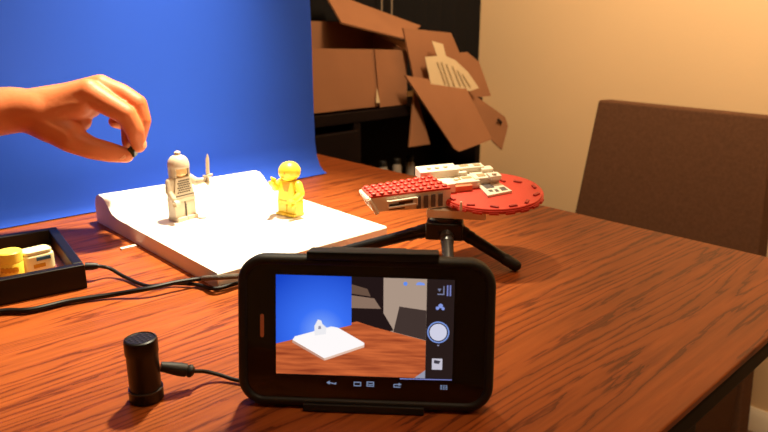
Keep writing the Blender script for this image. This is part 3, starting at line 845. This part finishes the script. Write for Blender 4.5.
st.build('roof_studs', M_RED, bm_, smooth=50)
# side windows and nose rods
fa, fb = Vector((-36 * mm, -20 * mm, 0)), Vector((-103 * mm, -50 * mm, 0))
fdir = (fb - fa).normalized(); fn = Vector((fdir.y, -fdir.x, 0)); fn = fn if fn.y < 0 else -fn
fang = math.atan2(fdir.y, fdir.x)
wn = MB()
for k in range(4):
    c = fa + fdir * (.012 + k * .0072) + fn * .0022
    wn.box((c.x, c.y, topz - .0108), (.0042, .0012, .0125), rz=fang)
wn.build('window_strips', M_PRINTG, lbo)
dk = MB()
c = fa + fdir * .055 + fn * .0018; dk.box((c.x, c.y, topz - .0125), (.015, .002, .005), rz=fang)
c = fa + fdir * .046 + fn * .0018; dk.box((c.x, c.y, topz - .0085), (.013, .002, .003), rz=fang)
dk.build('side_recess', mat('dark_brown_plastic', (70, 42, 30), .5), lbo)
rd = MB()
for zz in (.0052, .0112):
    a = fa + fdir * .036 + fn * .004; b = fa + fdir * .064 + fn * .004
    rd.rod((a.x, a.y, topz - zz), (b.x, b.y, topz - zz - .001), [(.0011, 0), (.0011, 1)], 10)
for q in (.036, .064):
    a = fa + fdir * q + fn * .004; rd.rod((a.x, a.y, topz - .0050), (a.x, a.y, topz - .0125), [(.0011, 0), (.0011, 1)], 10)
rd.build('side_rail', M_WBRICK, lbo)
ns = MB()
na, nb = Vector((-110 * mm, -53.5 * mm, 0)), Vector((-122 * mm, -32 * mm, 0))
ns.rod((na.x, na.y, topz - .003), (na.x + .0075, na.y + .0015, topz - .0175), [(.002, 0), (.0022, 1)], 10)
ns.rod((nb.x, nb.y, topz - .003), (nb.x + .0075, nb.y + .0015, topz - .0165), [(.002, 0), (.0022, 1)], 10)
ns.rod((na.x, na.y, topz - .0035), (nb.x, nb.y, topz - .0035), [(.0018, 0), (.0018, 1)], 10)
ns.rod((na.x + .0075, na.y + .0015, topz - .0165), (nb.x + .0075, nb.y + .0015, topz - .0165), [(.0018, 0), (.0018, 1)], 10)
ns.build('nose_frame', M_WBRICK, bm_)
# white brick cluster
for (x, y, sx, sy, z0, z1, rz, m_) in ((-54, 22, 40, 20, 7, 16.5, 22, M_WBRICK), (-28, 20, 26, 30, 1, 8.5, 22, M_WBRICK), (-9, 32, 26, 30, 1, 9.5, 22, M_WBRICK), (-22, 38, 28, 12, 9.5, 14.5, 22, M_WBRICK), (3, 22, 12, 12, 8, 12.0, 22, M_WBRICK),
                                     (-45, 1, 18, 18, 1, 10, 22, M_WBRICK), (-32, 27, 14, 10, 8.5, 12, 22, M_WBRICK), (-5, 38, 12, 10, 9.5, 13.2, 22, M_WBRICK), (-29, 3, 22, 9, .8, 6.5, 22, M_PEACH)):
    MB().box((x * mm, y * mm, (z0 + z1) / 2 * mm), (sx * mm, sy * mm, (z1 - z0) * mm), rz=R(rz)).build('brick', m_, bm_, bevel=.0005)
cp = MB()
for (x, y, z, sx, sy) in ((-24, 18, 8.6, 10, 5), (-33, 14, 8.6, 6, 7), (-10, 24, 9.6, 8, 7), (-28, 37, 14.6, 9, 5), (-15, 41, 14.6, 7, 6)):
    cp.box((x * mm, y * mm, z * mm), (sx * mm, sy * mm, .8 * mm), rz=R(22))
cp.build('panel_print', M_TBRICK, bm_)
for (x, y, z) in ((-62, 18, 16.5), (-54, 21, 16.5), (-46, 25, 16.5), (-34, 10, 8.5), (3, 20, 12.5)):
    MB().lathe([(2.4 * mm, z * mm), (2.4 * mm, (z + 1.7) * mm)], (x * mm, y * mm, 0), 14).build('brick_stud', M_WBRICK, bm_)
MB().box((-31 * mm, -12 * mm, -.0125), (.056, .034, .0085)).build('base_plate', M_WBRICK, bm_, bevel=.0005, label='cream brick base on the tripod head')
MB().rod((-26 * mm, -38 * mm, -.004), (-26 * mm, -38 * mm, .005), [(.0012, 0), (.0012, .8), (.0008, 1)], 8).build('antenna', M_WBRICK, bm_)

# ------------------------------------------------------------------ hand from the left
HM = 1.02 * mm
anc = at(134, 150, d=0.68)
HU = Vector((RT.x, RT.y, 0)); HV = Vector((0, 0, 1)); HW = Vector((-F0.x, -F0.y, 0))   # along the photo, up, towards the viewer


def H(px, py, w_=0.0): return HU * ((px - 134) * HM) + HV * ((150 - py) * HM / math.cos(R(12))) + HW * (w_ * mm)


hd = thing('person', 'bare hand and forearm reaching in from left, pinching a small piece', 'person', anc)
hb = MB()


def chain(pts):
    for (a, b) in zip(pts[:-1], pts[1:]):
        hb.capsule(H(*a[:3]), H(*b[:3]), a[3] * HM, b[3] * HM)


# forearm (px, py, depth mm, radius px)
chain([(-170, 140, 190, 34), (-60, 119, 88, 28), (-5, 112.5, 26, 24)])
chain([(-170, 136, 172, 34), (-60, 115, 68, 27), (-5, 111.5, 6, 23.5)])
chain([(-5, 112.5, 26, 24), (18, 111, 10, 22.5), (38, 111, 6, 20)])
chain([(-5, 111.5, 6, 23.5), (18, 110.5, -6, 22), (38, 110, -10, 18.5)])
# palm: metacarpals of the four fingers and the mass at the base of the thumb
chain([(36, 110, 6, 19.5), (70, 106, 8, 18), (99, 92.5, 8, 12.5)])
chain([(36, 108, -4, 18), (70, 102, -9, 17), (104, 89.5, -10, 12)])
chain([(36, 110, -14, 16), (68, 105, -24, 15), (101, 92, -27, 11.5)])
chain([(36, 113, -20, 15), (66, 110, -36, 14), (92, 98, -42, 10.5)])
chain([(44, 116, 8, 19), (62, 124, 14, 18), (78, 131, 16, 15.5)])
chain([(60, 112, 6, 17), (78, 112, 2, 16), (88, 108, 0, 12)])
chain([(56, 118, -8, 16), (78, 116, -14, 13), (90, 108, -16, 10)])
chain([(76, 111, 4, 14), (95, 106, 2, 13)])
chain([(50, 110, 10, 18.5), (84, 106, 9, 14.5)])
chain([(4, 111.5, 18, 22.8), (28, 110.5, 12, 21), (52, 111, 13, 19.5)])
chain([(74, 126, 10, 14), (87, 121, 5, 10)])
chain([(58, 112, 15, 15), (92, 104, 12, 12)])
# index
chain([(99, 94, 8, 13.2), (118, 105, 9, 11.4), (133, 114, 9, 10.2)])
chain([(133, 114, 9, 10.2), (139.5, 130, 7, 9.2)])
chain([(139.5, 130, 7, 9.2), (140.5, 145, 4, 7.2)])
# middle
chain([(104, 90.5, -10, 12.4), (124, 97, -10, 10.6), (138, 106.5, -10, 10.2)])
chain([(138, 106.5, -10, 10.2), (142, 122, -9, 9.0)])
chain([(142, 122, -9, 9.0), (137, 141, -8, 7.0)])
# ring, curled under
chain([(101, 93, -27, 11.5), (118, 104, -28, 10), (125, 115, -27, 9.4)])
chain([(125, 115, -27, 9.4), (123, 131, -24, 8.8)])
chain([(123, 131, -24, 8.8), (124, 145, -15, 7.2)])
# little finger, curled further
chain([(92, 100, -42, 10.5), (106, 113, -44, 9), (112, 122, -44, 8.6)])
chain([(112, 122, -44, 8.6), (110, 129, -40, 7.4)])
chain([(110, 129, -40, 7.4), (104.5, 127, -34, 6.6)])
# thumb
chain([(62, 124, 14, 17), (80, 136, 18, 14.0), (98, 145.0, 16, 11.2)])
chain([(98, 145.0, 16, 11.2), (114, 150.5, 10, 10.0)])
chain([(114, 150.5, 10, 10.0), (127, 154, 5, 8.0)])
tmp = hb.build('hand_parts', M_SKIN)
rm = tmp.modifiers.new('remesh', 'REMESH'); rm.mode = 'VOXEL'; rm.voxel_size = 0.0011
dg = bpy.context.evaluated_depsgraph_get()
me = bpy.data.meshes.new_from_object(tmp.evaluated_get(dg))
bpy.data.objects.remove(tmp)
me.name = 'body'; me.shade_smooth()
if not me.materials: me.materials.append(M_SKIN)
bo = bpy.data.objects.new('body', me); COL.objects.link(bo); bo.parent = hd
vg = bo.vertex_groups.new(name='palm')
for v_ in me.vertices:
    x_ = 134 + v_.co.dot(HU) / HM
    wt = max(0.0, min(1.0, (97 - x_) / 22))
    if wt > 0: vg.add([v_.index], wt, 'REPLACE')
sm = bo.modifiers.new('soften', 'SMOOTH'); sm.factor = 0.5; sm.iterations = 14
sm = bo.modifiers.new('soften_palm', 'SMOOTH'); sm.factor = 0.5; sm.iterations = 90; sm.vertex_group = 'palm'


def nail(px, py, w_, du, dv, nrm, L_, W_):
    d = (HU * du + HV * dv).normalized(); n_ = (HU * nrm[0] + HV * nrm[1] + HW * nrm[2]).normalized(); n_ = (n_ - d * n_.dot(d)).normalized()
    s_ = d.cross(n_)
    M4 = Matrix((d, s_, n_)).transposed().to_4x4(); M4.translation = H(px, py, w_)
    b = MB(); bmesh.ops.create_uvsphere(b.bm, u_segments=16, v_segments=10, radius=1, matrix=M4 @ Matrix.Diagonal((L_ * mm, W_ * mm, .9 * mm, 1)))
    b.build('nail', M_NAIL, bo)


nail(125.5, 153.5, 13.0, 14, -4, (0, .35, 1), 5.0, 3.6)
nail(147.2, 143, 5.5, 1, -14, (1, 0, .35), 4.6, 3.2)

pc = thing('toy_brick', 'tiny dark green piece pinched between fingertips of the hand', 'toy piece', anc + H(134.5, 150.5, 5), (R(20), R(15), R(40)))
MB().box((0, 0, 0), (.0075, .0075, .0085)).build('body', M_GREEN, pc, bevel=.0006)
MB().lathe([(.0024, .0042), (.0024, .0060)], seg=14).build('stud', M_GREEN, pc)
